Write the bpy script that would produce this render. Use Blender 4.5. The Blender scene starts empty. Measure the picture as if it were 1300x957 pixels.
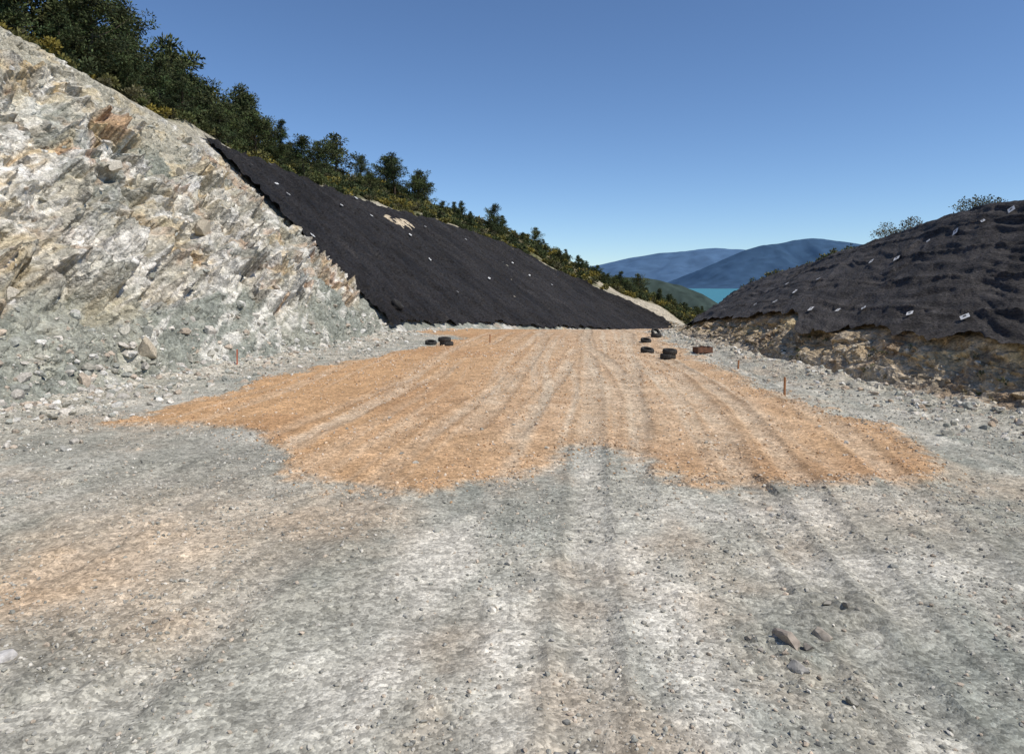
import bpy, bmesh, math, random
import numpy as np
from mathutils import Vector, Matrix
random.seed(7); rng=np.random.default_rng(7)
scene=bpy.context.scene
CAMH=2.4; F=900.0; HZ=360.0
def P2W(px,py):
    y=CAMH*F/(py-HZ); return ((px-650)/F*y, y)
# ------------------------------------------------------------ noise
def h2(ix,iy,seed):
    ix=ix.astype(np.int64).astype(np.uint32); iy=iy.astype(np.int64).astype(np.uint32)
    h=ix*np.uint32(374761393)+iy*np.uint32(668265263)+np.uint32((seed*974634777+12345)&0xffffffff)
    h=(h^(h>>np.uint32(13)))*np.uint32(1274126177); h=h^(h>>np.uint32(16))
    h=(h*np.uint32(2246822519)); h=h^(h>>np.uint32(15))
    return (h&np.uint32(0xffffff)).astype(np.float64)/float(0xffffff)
def vn(x,y,seed=0):
    ix=np.floor(x); iy=np.floor(y); fx=x-ix; fy=y-iy
    ux=fx*fx*fx*(fx*(fx*6-15)+10); uy=fy*fy*fy*(fy*(fy*6-15)+10)
    a=h2(ix,iy,seed); b=h2(ix+1,iy,seed); c=h2(ix,iy+1,seed); d=h2(ix+1,iy+1,seed)
    return (a*(1-ux)+b*ux)*(1-uy)+(c*(1-ux)+d*ux)*uy
def fbm(x,y,seed=0,oct=4,gain=.5):
    t=0;a=1;n=0
    for i in range(oct):
        t=t+a*vn(x,y,seed+i*17); n+=a; a*=gain
        x,y=(x*1.6-y*1.2)+3.7,(x*1.2+y*1.6)-1.3
    return t/n
def afbm(x,y,seed=0,oct=4,gain=.5):
    t=0;a=1;n=0
    for i in range(oct):
        t=t+a*vn(x,y,seed+i*17); n+=a; a*=gain
        x,y=x*2.03+3.7,y*2.03-1.3
    return t/n
def blocks(x,y,seed,tilt=1.0):
    ix=np.floor(x); iy=np.floor(y)
    best=np.full(x.shape,9.0); sec=np.full(x.shape,9.0); val=np.zeros(x.shape); cell=np.zeros(x.shape)
    for dx in(-1,0,1):
        for dy in(-1,0,1):
            cx=ix+dx; cy=iy+dy
            px=cx+h2(cx,cy,seed); py=cy+h2(cx,cy,seed+1)
            d=(x-px)**2+(y-py)**2
            v=h2(cx,cy,seed+2)+tilt*((h2(cx,cy,seed+3)-.5)*(x-px)+(h2(cx,cy,seed+4)-.5)*(y-py))*2
            m=d<best
            sec=np.where(m,best,np.minimum(sec,d))
            val=np.where(m,v,val); cell=np.where(m,h2(cx,cy,seed+5),cell); best=np.where(m,d,best)
    return val,np.sqrt(sec)-np.sqrt(best),cell
def sst(a,b,x):
    t=np.clip((x-a)/(b-a),0,1); return t*t*(3-2*t)
def mixc(c1,c2,f):
    return c1*(1-f[...,None])+np.array(c2)*f[...,None]
# ------------------------------------------------------------ mesh helper
def make_obj(name,verts,faces,mat,cols=None,smooth=False,fmat=None,mats=None,uv=None):
    me=bpy.data.meshes.new(name)
    verts=np.asarray(verts,dtype=np.float32); faces=np.asarray(faces,dtype=np.int32)
    k=faces.shape[1]; n=len(faces)
    me.vertices.add(len(verts)); me.vertices.foreach_set('co',verts.ravel())
    me.loops.add(n*k); me.loops.foreach_set('vertex_index',faces.ravel())
    me.polygons.add(n); me.polygons.foreach_set('loop_start',np.arange(0,n*k,k,dtype=np.int32))
    me.polygons.foreach_set('loop_total',np.full(n,k,dtype=np.int32))
    me.polygons.foreach_set('use_smooth',np.full(n,smooth,dtype=bool))
    if fmat is not None: me.polygons.foreach_set('material_index',np.asarray(fmat,dtype=np.int32))
    me.update(calc_edges=True)
    if cols is not None:
        at=me.color_attributes.new('Col','FLOAT_COLOR','POINT')
        c=np.ones((len(verts),4),dtype=np.float32); c[:,:3]=cols; at.data.foreach_set('color',c.ravel())
    if uv is not None:
        ul=me.uv_layers.new(name='UVMap'); ul.data.foreach_set('uv',np.asarray(uv,dtype=np.float32)[faces.ravel()].ravel())
    for m in (mats or [mat]): me.materials.append(m)
    me.validate()
    ob=bpy.data.objects.new(name,me); scene.collection.objects.link(ob)
    return ob
# ------------------------------------------------------------ materials
def newmat(name):
    m=bpy.data.materials.new(name); m.use_nodes=True
    nt=m.node_tree; b=nt.nodes['Principled BSDF']; return m,nt,b
def N(nt,t,**kw):
    n=nt.nodes.new(t)
    for k,v in kw.items(): setattr(n,k,v)
    return n
def terrain_mat(name,peb=.5,bump=.5,scales=(24,70)):
    m,nt,b=newmat(name); L=nt.links
    at=N(nt,'ShaderNodeAttribute',attribute_name='Col')
    tc=N(nt,'ShaderNodeTexCoord')
    hs=[];
    col=at.outputs['Color']
    for i,sc in enumerate(scales):
        nz=N(nt,'ShaderNodeTexNoise'); nz.inputs['Scale'].default_value=sc*.8; L.new(tc.outputs['Object'],nz.inputs['Vector'])
        mx=N(nt,'ShaderNodeVectorMath',operation='MULTIPLY_ADD'); mx.inputs[1].default_value=(.5/sc,)*3
        L.new(nz.outputs['Color'],mx.inputs[0]); L.new(tc.outputs['Object'],mx.inputs[2])
        v=N(nt,'ShaderNodeTexVoronoi'); v.inputs['Scale'].default_value=sc; L.new(mx.outputs[0],v.inputs['Vector'])
        sp=N(nt,'ShaderNodeSeparateColor'); L.new(v.outputs['Color'],sp.inputs[0])
        mr=N(nt,'ShaderNodeMapRange'); mr.inputs['To Min'].default_value=1-peb*.75; mr.inputs['To Max'].default_value=1+peb*.75
        L.new(sp.outputs[0],mr.inputs['Value'])
        mu=N(nt,'ShaderNodeMix',data_type='RGBA',blend_type='MULTIPLY'); mu.inputs['Factor'].default_value=1
        L.new(col,mu.inputs[6]); L.new(mr.outputs[0],mu.inputs[7]); col=mu.outputs[2]
        ht=N(nt,'ShaderNodeMath',operation='MULTIPLY'); ht.inputs[1].default_value=-1.0/sc; L.new(v.outputs['Distance'],ht.inputs[0])
        h3=N(nt,'ShaderNodeMath',operation='MULTIPLY_ADD'); h3.inputs[1].default_value=.8/sc
        L.new(sp.outputs[1],h3.inputs[0]); L.new(ht.outputs[0],h3.inputs[2]); hs.append(h3)
    nz=N(nt,'ShaderNodeTexNoise'); nz.inputs['Scale'].default_value=2.3; nz.inputs['Detail'].default_value=9; nz.inputs['Roughness'].default_value=.72
    L.new(tc.outputs['Object'],nz.inputs['Vector'])
    mr=N(nt,'ShaderNodeMapRange'); mr.inputs['From Min'].default_value=.3; mr.inputs['From Max'].default_value=.7
    mr.inputs['To Min'].default_value=.78; mr.inputs['To Max'].default_value=1.22; L.new(nz.outputs['Fac'],mr.inputs['Value'])
    mu=N(nt,'ShaderNodeMix',data_type='RGBA',blend_type='MULTIPLY'); mu.inputs['Factor'].default_value=1
    L.new(col,mu.inputs[6]); L.new(mr.outputs[0],mu.inputs[7]); L.new(mu.outputs[2],b.inputs['Base Color'])
    ad=N(nt,'ShaderNodeMath',operation='ADD'); L.new(hs[0].outputs[0],ad.inputs[0]); L.new(hs[1].outputs[0],ad.inputs[1])
    ad2=N(nt,'ShaderNodeMath',operation='MULTIPLY_ADD'); ad2.inputs[1].default_value=.05; L.new(nz.outputs['Fac'],ad2.inputs[0]); L.new(ad.outputs[0],ad2.inputs[2])
    bp=N(nt,'ShaderNodeBump'); bp.inputs['Strength'].default_value=bump; bp.inputs['Distance'].default_value=.6
    L.new(ad2.outputs[0],bp.inputs['Height']); L.new(bp.outputs[0],b.inputs['Normal'])
    b.inputs['Roughness'].default_value=.95; b.inputs['Specular IOR Level'].default_value=.15
    return m
M_ROAD=terrain_mat('crushed_gravel',.42,.34,(24,60))
M_ROCK=terrain_mat('cut_rock',.34,.75,(6,22))
M_HILL=terrain_mat('hillside_soil',.4,.6,(3,12))
def attr_mat(name,rough=.9,var=.2,scale=30,spec=.2,transl=0):
    m,nt,b=newmat(name); L=nt.links
    at=N(nt,'ShaderNodeAttribute',attribute_name='Col'); tc=N(nt,'ShaderNodeTexCoord')
    nz=N(nt,'ShaderNodeTexNoise'); nz.inputs['Scale'].default_value=scale; nz.inputs['Detail'].default_value=4; L.new(tc.outputs['Object'],nz.inputs['Vector'])
    mr=N(nt,'ShaderNodeMapRange'); mr.inputs['From Min'].default_value=.3; mr.inputs['From Max'].default_value=.7
    mr.inputs['To Min'].default_value=1-var; mr.inputs['To Max'].default_value=1+var; L.new(nz.outputs['Fac'],mr.inputs['Value'])
    mu=N(nt,'ShaderNodeMix',data_type='RGBA',blend_type='MULTIPLY'); mu.inputs['Factor'].default_value=1
    L.new(at.outputs['Color'],mu.inputs[6]); L.new(mr.outputs[0],mu.inputs[7]); L.new(mu.outputs[2],b.inputs['Base Color'])
    b.inputs['Roughness'].default_value=rough; b.inputs['Specular IOR Level'].default_value=spec
    return m
M_STONE=attr_mat('stone',.95,.3,25)
M_LEAF=attr_mat('foliage',.75,.25,3,.25)
M_BARK=attr_mat('bark',.95,.3,12)
M_FAR=attr_mat('hazy_hillside',1,.08,.004,0)
def net_mat(name,base,sheen,fine,ax,ay,band=0):
    m,nt,b=newmat(name); L=nt.links
    uv=N(nt,'ShaderNodeUVMap')
    def noise(sx,sy,det=5,rough=.65,rot=0):
        mp=N(nt,'ShaderNodeMapping'); mp.inputs['Scale'].default_value=(sx,sy,1); mp.inputs['Rotation'].default_value=(0,0,rot); L.new(uv.outputs[0],mp.inputs['Vector'])
        nz=N(nt,'ShaderNodeTexNoise'); nz.inputs['Scale'].default_value=1; nz.inputs['Detail'].default_value=det; nz.inputs['Roughness'].default_value=rough
        L.new(mp.outputs[0],nz.inputs['Vector']); return nz.outputs['Fac']
    n1=noise(1.5,.5,6); n2=noise(ax,ay,4,.75,.12); n3=noise(.3,.15,3) if not band else noise(.25,2.2,4,.7,.05)
    def rng_(s,a,b_):
        mr=N(nt,'ShaderNodeMapRange'); mr.inputs['From Min'].default_value=.3; mr.inputs['From Max'].default_value=.7
        mr.inputs['To Min'].default_value=a; mr.inputs['To Max'].default_value=b_; L.new(s,mr.inputs['Value']); return mr.outputs[0]
    def mul(a,b_):
        q=N(nt,'ShaderNodeMath',operation='MULTIPLY'); L.new(a,q.inputs[0]); L.new(b_,q.inputs[1]); return q.outputs[0]
    f=mul(mul(rng_(n1,.6,1.45),rng_(n2,.1,2.1)),rng_(n3,.65,1.5) if not band else rng_(n3,.5,1.7))
    mu=N(nt,'ShaderNodeMix',data_type='RGBA',blend_type='MULTIPLY'); mu.inputs['Factor'].default_value=1
    mu.inputs[6].default_value=(*base,1); L.new(f,mu.inputs[7]); L.new(mu.outputs[2],b.inputs['Base Color'])
    a1=N(nt,'ShaderNodeMath',operation='MULTIPLY_ADD'); a1.inputs[1].default_value=1.0; L.new(n2,a1.inputs[0]); L.new(n1,a1.inputs[2])
    bp=N(nt,'ShaderNodeBump'); bp.inputs['Strength'].default_value=1; bp.inputs['Distance'].default_value=.3/fine
    L.new(a1.outputs[0],bp.inputs['Height']); L.new(bp.outputs[0],b.inputs['Normal'])
    b.inputs['Roughness'].default_value=.7; b.inputs['Specular IOR Level'].default_value=sheen
    return m
M_NET=net_mat('black_erosion_netting',(.036,.033,.032),.15,.8,5,9)
M_NET2=net_mat('black_erosion_netting_gray',(.064,.059,.056),.15,2.2,8,26,1)  # right bank: lighter charcoal base with stretched bands
def plain(name,c,rough=.7,var=.25,scale=8,metal=0,bump=.2):
    m,nt,b=newmat(name); L=nt.links
    tc=N(nt,'ShaderNodeTexCoord'); nz=N(nt,'ShaderNodeTexNoise'); nz.inputs['Scale'].default_value=scale; nz.inputs['Detail'].default_value=6
    L.new(tc.outputs['Object'],nz.inputs['Vector'])
    mr=N(nt,'ShaderNodeMapRange'); mr.inputs['From Min'].default_value=.3; mr.inputs['From Max'].default_value=.7
    mr.inputs['To Min'].default_value=1-var; mr.inputs['To Max'].default_value=1+var; L.new(nz.outputs['Fac'],mr.inputs['Value'])
    mu=N(nt,'ShaderNodeMix',data_type='RGBA',blend_type='MULTIPLY'); mu.inputs['Factor'].default_value=1
    mu.inputs[6].default_value=(*c,1); L.new(mr.outputs[0],mu.inputs[7]); L.new(mu.outputs[2],b.inputs['Base Color'])
    bp=N(nt,'ShaderNodeBump'); bp.inputs['Strength'].default_value=bump; bp.inputs['Distance'].default_value=.02; L.new(nz.outputs['Fac'],bp.inputs['Height']); L.new(bp.outputs[0],b.inputs['Normal'])
    b.inputs['Roughness'].default_value=rough; b.inputs['Metallic'].default_value=metal
    return m
M_RUB=plain('tyre_rubber',(.035,.033,.03),.85,.5,12)
M_RUST=plain('rusty_steel',(.13,.06,.035),.85,.5,9)
M_WOOD=plain('stake_wood',(.36,.17,.08),.85,.3,30)
M_REDW=plain('marker_paint',(.5,.12,.05),.7,.2,30)
M_TAG=plain('white_plastic_tag',(.74,.74,.72),.6,.15,30)
M_INK=plain('tag_print',(.05,.05,.05),.7,.1,30)
# ------------------------------------------------------------ control curves
def tab(rows): return np.array(rows,dtype=float)
ZR=tab([(-60,0),(34,0),(45,-.55),(60,-1.6),(80,-3.2),(100,-4.9),(115,-6.3),(130,-8),(150,-10.5),(200,-24),(280,-46)])
TL=tab([(-60,-9.8),(0,-10),(13.5,-9.75),(20,-8.3),(27,-6.8),(37,-5.6),(45,-4.3),(60,1),(80,10),(100,21.7),(115,30),(130,38),(150,50),(200,80),(280,130)])
TR=tab([(-60,9.5),(0,9.6),(12.7,9.2),(16.6,8.6),(21.6,8.1),(27,7.8),(33,7.7),(37,8.3),(45,11),(52,14),(60,17.5),(80,28),(100,40),(115,49),(130,58),(150,70),(200,100),(280,150)])
CL=tab([(-60,-22,-60,11),(0,-21,0,11.3),(13.5,-19.5,17,11.5),(20,-18.5,25,11.7),(27,-18,32,11.1),(34,-18,39,10.8),(37,-18,41.5,10.9),(45,-17.5,49,10.8),(60,-15.5,62,10.4),(80,-7,82,9.0),(90,0,91,7.1),(95,5.5,96,4.2),(100,13,100,1.4),(105,22,105,-2.8),(115,28,116,-4.3),(130,36,131,-6.4),(150,48,151,-9.4),(200,78,201,-24),(280,128,281,-46)])
H1=tab([(-60,-34,-62,15),(0,-33,0,15.5),(13.5,-31,18,16),(20,-30,30,16),(27,-29,38,15.7),(37,-29,49,15.6),(45,-28,58,15.2),(60,-25,73,15.3),(80,-16,93,14.2),(90,-8,103,12),(95,-2,108,10),(100,5,113,7.5),(105,13,118,4),(115,22,130,.6),(130,34,142,-3),(150,48,160,-8),(200,75,205,-24),(280,125,285,-46)])
H2=tab([(-60,-64,-62,22),(0,-63,0,23),(20,-60,36,22),(37,-59,60,22),(60,-55,85,21),(80,-46,110,20),(90,-40,125,17),(105,-20,150,8),(130,10,180,0),(150,30,200,-8),(200,60,250,-28),(280,110,310,-46)])
H3=tab([(-60,-300,-80,80),(0,-300,0,80),(37,-300,130,60),(60,-260,200,40),(90,-190,300,10),(105,-120,340,-10),(130,-60,380,-30),(150,0,400,-46),(200,50,400,-48),(280,100,400,-50)])
NB=tab([(-60,10.7,1.1),(0,10.7,1.1),(12.7,10.4,1.1),(17.5,9.8,1.23),(21,9.5,1.0),(23,9.5,1.3),(27,9.3,1.1),(33,9.0,.65),(37,9.2,.15),(45,11.8,-.2),(52,14.6,-1.0),(60,18.1,-1.4),(80,28.8,-2.8),(100,41,-4.4),(150,71,-10.2),(200,101,-24),(280,151,-46)])
CR=tab([(-60,15,-60,4.7),(0,15,3,4.7),(12.7,15,19,4.75),(17.5,15.2,24,4.65),(21,15.4,28,4.3),(27,15.5,34,3.65),(33,15.4,39,3.1),(37,15,42.5,2.6),(45,15.6,50,1.6),(52,16.4,56,.3),(60,19.5,62,-1.1),(80,31,82,-2.6),(100,43,101,-4.4),(150,73,151,-10.2),(200,103,201,-24),(280,153,281,-46)])
R1=tab([(-60,24,-60,4.9),(0,24,3,4.9),(12.7,24,19,4.9),(21,24,28,4.2),(33,25,41,2.6),(45,26,54,.6),(60,29,67,-2),(80,40,88,-5),(100,52,105,-8),(150,82,154,-14),(200,112,204,-26),(280,160,284,-46)])
R2=tab([(-60,80,-60,0),(0,80,3,0),(21,80,30,-1),(45,80,60,-5),(60,80,80,-10),(80,95,95,-16),(100,110,110,-20),(150,140,160,-28),(200,165,210,-36),(280,200,290,-47)])
R3=tab([(-60,260,-60,-47),(0,260,0,-47),(60,260,90,-47),(150,280,180,-48),(280,300,300,-50)])
def ev(T,s,j,w=2.0):
    o=0
    for d in (-1,-.66,-.33,0,.33,.66,1): o=o+np.interp(s+d*w,T[:,0],T[:,j])
    return o/7
S=np.concatenate([np.arange(-58,0,1.2),np.arange(0,3.2,.25),np.arange(3.2,9,.035),np.arange(9,16,.055),np.arange(16,28,.08),np.arange(28,50,.15),np.arange(50,112,.5),np.arange(112,282,4)])
def ctrl(s):
    z=ev(ZR,s,1)
    f=lambda T:np.stack([ev(T,s,1),ev(T,s,2),ev(T,s,3)],-1)
    return [f(H3),f(H2),f(H1),f(CL),np.stack([ev(TL,s,1),s,z],-1),np.stack([ev(TR,s,1),s,z],-1),
            np.stack([ev(NB,s,1,1.),s,ev(NB,s,2,1.)],-1),f(CR),f(R1),f(R2),f(R3)]
SEG=[12,30,60,220,340,40,60,20,12,10]
C=ctrl(S)
def lin(i,t,C=C):
    return C[i][:,None,:]*(1-t)[None,:,None]+C[i+1][:,None,:]*t[None,:,None]
T=[np.linspace(0,1,n+1) for n in SEG]
G=[lin(i,T[i]) for i in range(10)]
SS=[np.broadcast_to(S[:,None],g.shape[:2]) for g in G]
# --- orange polygon
near=[(150,536),(240,540),(320,545),(350,560),(385,600),(430,622),(500,624),(560,618),(650,602),(700,585),(738,562),(770,572),(830,600),(900,614),(1050,622),(1180,617),(1190,597),(1120,556),(1080,534),(1000,507),(960,490),(905,465),(868,449),(842,432)]
poly=[P2W(*p) for p in near]
for s in (36,45,60,80,100,130): poly.append((float(np.interp(s,TR[:,0],TR[:,1]))-1.2 if s>36 else 6.6,s))
for s in (130,100,80,60,45,36): poly.append((float(np.interp(s,TL[:,0],TL[:,1]))+1.0,s))
poly+= [P2W(*p) for p in [(590,431),(540,442),(450,457),(330,485),(230,515)]]
poly=np.array(poly)
def sdpoly(x,y):
    d=np.full(x.shape,1e9); ins=np.zeros(x.shape,bool); n=len(poly)
    for i in range(n):
        a=poly[i]; b=poly[(i+1)%n]; e=b-a
        wx=x-a[0]; wy=y-a[1]; h=np.clip((wx*e[0]+wy*e[1])/(e@e+1e-9),0,1)
        d=np.minimum(d,(wx-e[0]*h)**2+(wy-e[1]*h)**2)
        c=(a[1]>y)!=(b[1]>y)
        xi=a[0]+(y-a[1])*e[0]/(e[1] if abs(e[1])>1e-9 else 1e-9)
        ins^=(c&(x<xi))
    return np.sqrt(d)*np.where(ins,1,-1)
def blob(x,y,px,py,rx,ry):
    wx,wy=P2W(px,py); return np.exp(-(((x-wx)/rx)**2+((y-wy)/ry)**2))
# ---------------- road segment (4)
g=G[4]; x=g[...,0].copy(); y=g[...,1].copy(); t=T[4][None,:]*np.ones_like(x)
sd=sdpoly(x,y)+ (fbm(x*1.1,y*1.1,40,5,.6)-.5)*1.0*np.clip(y/9,.6,1.6)
om=sst(-.2,.16,sd+(fbm(x*6,y*6,44,3,.7)-.5)*.5)
XT=tab([(-60,-.2),(0,.6),(6,1.2),(15,2.6),(30,4.1),(36,4.6),(45,5.6),(60,11),(80,20.5),(100,32),(130,50),(280,150)])
u=x-ev(XT,y,1,3.)
wob=(fbm(y*.08,y*0+.5,3,3)-.5)*1.5
tr=afbm((u+wob)*1.5,y*.035,61,3,.6); tr2=afbm((u+wob*.6)*5,y*.06,67,3,.6)
big=fbm(x*2.2,y*2.2,75,5,.6); fine=fbm(x*9,y*9,79,3,.6)
wheel=np.zeros_like(x); rim=np.zeros_like(x); tread=np.zeros_like(x)
for k,(u0,sl,wd,st) in enumerate([(-5.0,.03,.16,.6),(-3.9,.02,.18,.75),(-2.2,-.01,.2,.8),(-.9,.02,.16,.8),(-.1,.0,.19,1.),(.8,-.02,.17,1.),(2.0,.015,.2,.85),(3.2,-.01,.16,.6),(4.4,.02,.2,.6)]):
    w0=(fbm(y*.07,y*0+k*3.1,700+k,2)-.5)*1.5
    for sgn in(-.95,.95):
        dd=u-u0-sgn-sl*(y-12)-w0
        pres=sst(.38,.54,fbm(x*.25+k,y*.13,720+k,3))*st
        bnd=np.exp(-(dd/wd)**4)
        wheel=np.maximum(wheel,bnd*pres)
        rim=np.maximum(rim,np.exp(-((np.abs(dd)-wd*1.35)/.05)**2)*pres)
        tread=np.maximum(tread,bnd*pres*(np.sin(y*34+np.abs(dd)*22)>.15))
track=np.clip(sst(.50,.68,tr*.55+tr2*.45)*.5+wheel*(.5+.7*(big-.3)),0,1)
edgeL=sst(1.6,.0,(x-C[4][:,0][:,None])); edgeR=sst(1.4,.0,(C[5][:,0][:,None]-x))
edge=np.maximum(edgeL,edgeR)
rough=fbm(x*.5,y*.5,71,4)
gray=np.array([.41,.40,.335])*np.ones(x.shape+(3,))
gray=mixc(gray,(.30,.31,.265),sst(.46,.66,fbm(x*.7,y*.5,81,4)))
gray=mixc(gray,(.57,.54,.46),sst(.46,.72,fbm((u)*1.0,y*.35,85,5,.6))*.75)
gray=mixc(gray,(.61,.57,.485),track*.6)
gray=mixc(gray,(.48,.385,.28),sst(.54,.74,fbm(x*.55+9,y*.4,88,5,.6))*.6)
gray=mixc(gray,(.26,.255,.215),sst(.56,.68,fbm(x*3.1+4,y*2.2,95,5,.65))*.5)
for (px,py,rx,ry,a) in [(60,745,1.0,.9,.8),(150,690,1.1,.9,.45),(260,640,2.0,1.2,.3),(190,800,.5,.4,.5),(330,690,1.2,1.,.25),(1100,660,1.2,.8,.3)]:
    gray=mixc(gray,(.56,.42,.28),np.clip(blob(x,y,px,py,rx,ry)*a*(.4+1.2*big),0,1))
for (px,py,rx,ry,a) in [(290,590,1.3,1.3,.5),(100,560,2.5,1.4,.35),(60,830,.7,.5,.5),(1060,765,.45,.3,.8),(1000,815,.3,.14,.8),(700,640,1.,.5,.3),(1200,690,1.2,.9,.35),(480,760,.7,.6,.3)]:
    gray=mixc(gray,(.22,.215,.18),np.clip(blob(x,y,px,py,rx,ry)*a*(.3+1.4*big),0,1))
for (px,py,rx,ry,a) in [(850,800,.28,2.2,.7),(960,650,1.2,.5,.7),(640,830,.25,1.2,.5),(560,700,.5,1.2,.4),(1130,720,.9,.5,.6),(420,880,.4,.5,.5)]:
    gray=mixc(gray,(.66,.625,.54),np.clip(blob(x,y,px,py,rx,ry)*a*(.3+1.4*big),0,1))
orange=np.array([.54,.335,.175])*np.ones(x.shape+(3,))
orange=mixc(orange,(.45,.26,.13),sst(.48,.70,rough)*.65)
ctr=np.exp(-(u/3.3)**2)*sst(5.5,14,y)
orange=mixc(orange,(.60,.47,.33),np.clip(track*.8+ctr*.65*(.4+big),0,.95))
orange=mixc(orange,(.66,.57,.43),sst(.52,.7,tr2)*ctr*.45)
vc=mixc(np.array([.36,.345,.28])*np.ones(x.shape+(3,)),(.52,.475,.385),sst(.45,.65,big))
gray=gray*(1-edge[...,None])+vc*edge[...,None]
sidem=sst(-.4,-1.4,sd)*sst(9,14,y)*(x<0)*.6
gray=gray*(1-sidem[...,None])+vc*sidem[...,None]
col=gray*(1-om[...,None])+orange*om[...,None]
col=col*(0.80+.40*big)[...,None]*(.87+.26*fine)[...,None]
col=col*(1-.20*rim)[...,None]*(1-.14*tread)[...,None]
COL=[None]*10; COL[4]=col
bv,be,bc=blocks(x*5,y*5,91)
z=g[...,2]+om*.04+(rough-.5)*.12+(big-.5)*.05*(1-.4*om)+(fine-.5)*.018
z+= -wheel*.022*(y<60)+rim*.013*(y<60)-tread*.008*(y<30)+ (bv-.5)*.018*sst(.45,.65,big)*(1-om)
z+= edge*(.15*big+ .12*blocks(x*2.2,y*2.2,93)[0]*big)
z+= np.exp(-((sd+.05)/.28)**2)*.05*(y>7)*(x>3)
for (px,py,r,a) in [(1060,765,.4,.05),(1000,820,.25,.05),(60,840,.6,.04)]:
    z+=blob(x,y,px,py,r,r)*a*(fine+big-.6)*2
jn=sst(0,.01,t)*sst(1,.99,t)
G[4][...,2]=g[...,2]*(1-jn)+z*jn
# ---------------- left rock slope (3), t: 0 crest ->1 toe
g=G[3]; s=SS[3]; t=T[3][None,:]*np.ones(s.shape); d=t*16.0
nrm=C[4]-C[3]; nx=np.stack([-nrm[:,2],nrm[:,1]*0,nrm[:,0]],-1); nx/=np.linalg.norm(nx,axis=1,keepdims=True)
a=.5; q1=s*math.cos(a)-d*math.sin(a); q2=s*math.sin(a)+d*math.cos(a)
netm=sst(36.,36.8,s)*sst(107,104,s)
wx=(fbm(s*.6,d*.6,101,3)-.5)*1.6; wy=(fbm(s*.6,d*.6,105,3)-.5)*1.6
b1,e1,c1=blocks(q1*.30+wx*.3,q2*.7+wy*.3,111,1.1)
b2,e2,c2=blocks(q1*.75+wx*.6,q2*1.6+wy*.6,121,1.2)
b3,e3,c3=blocks(q1*2.2+wx*1.2,q2*4.2+wy*1.2,131,1.1)
lf=fbm(s*.13,d*.16,141,3)
band=fbm(q1*.16+4,q2*.30,151,4)
outc=sst(.42,.52,band+.26*np.exp(-((d-8.5)/4.8)**2)-.06-.12*sst(4,0,d)-.12*sst(12.5,16,d))
crag=outc*(.55+.45*sst(.3,.6,c1))
amp=sst(0,.04,t)*sst(1,.97,t)*(1-.65*sst(30,36,s)*sst(.75,.4,t))
disp=(lf-.5)*1.2+crag*((b1-.4)*.85+(b2-.5)*.55+(b3-.5)*.18)+(1-crag)*((b2-.5)*.10+(b3-.5)*.09)+(fbm(s*3,d*3,161,5,.62)-.5)*.15
gully=afbm(s*.8,d*.12,171,3); disp+=-(sst(.55,.75,gully))*.3*(1-crag)
disp=disp*(1-netm)+ (fbm(s*.2,d*.2,175,2)-.5)*.3*netm
poke=np.zeros_like(s)
for (cs,ct,rs,rt,h) in [(64.3,.185,1.5,.06,1.0),(66.6,.15,.7,.035,.8),(47.5,.05,.9,.025,.6),(89,.04,1.2,.03,.5)]:
    poke=np.maximum(poke,h*np.clip(1.3-(((s-cs)/rs)**2+((t-ct)/rt)**2)-(fbm(s*1.2,d*1.2,178,3)-.5)*1.2,0,1)**.5)
disp+=poke*.75*netm*(.9+.3*b3)
disp*=amp
G[3]=g+nx[:,None,:]*disp[...,None]
fb=fbm(s*1.2,d*1.2,181,5,.6); fb2=fbm(s*.35,d*.35,185,4)
c=np.array([.39,.37,.29])*np.ones(s.shape+(3,))
c=mixc(c,(.28,.295,.245),sst(.4,.62,fb2)*.9)
c=mixc(c,(.51,.46,.355),sst(.5,.7,fb)*.7)
c=mixc(c,(.48,.44,.345),sst(6.5,1,d)*.7)
c=mixc(c,(.30,.315,.27),sst(11,14.5,d)*.7)
rk=np.array([.58,.53,.43])*np.ones(s.shape+(3,))
rk=mixc(rk,(.78,.74,.66),sst(.5,.8,c2)); rk=mixc(rk,(.36,.33,.27),sst(.35,.05,c2)*.85)
rk=mixc(rk,(.68,.67,.64),sst(.6,.9,c3)*.5)
rk=mixc(rk,(.62,.45,.22),sst(.53,.67,fbm(q1*.5,q2*1.1,191,5,.6))*.7)
rk=mixc(rk,(.46,.28,.16),sst(.58,.70,fbm(q1*1.1+7,q2*.6,195,4,.6))*.65)
crack=np.maximum(sst(.10,.0,e2),sst(.10,.0,e3)*.6)*.75
f=np.clip(crag*(.45+.8*sst(.38,.60,fbm(q1*.9,q2*1.4,201,4,.6))),0,1)
c=c*(1-f[...,None])+rk*f[...,None]
stk=sst(.56,.68,afbm(q1*.35,q2*2.2+wy,205,4,.6))*sst(.4,.55,fbm(s*.3,d*.3,208,3))
c=mixc(c,(.76,.73,.65),stk*.75)
c=mixc(c,(.60,.48,.28),sst(.61,.73,fbm(s*.55+3,d*.9,212,5,.62))*.5*sst(15,12,d))
c=c*(1-.65*crack*crag)[...,None]
c=c*(.74+.52*fb)[...,None]
tan=np.array([.58,.48,.34])*(.7+.6*fb[...,None])
pk=sst(.02,.15,poke)*netm; c=c*(1-pk[...,None])+tan*pk[...,None]
COL[3]=c
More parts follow.
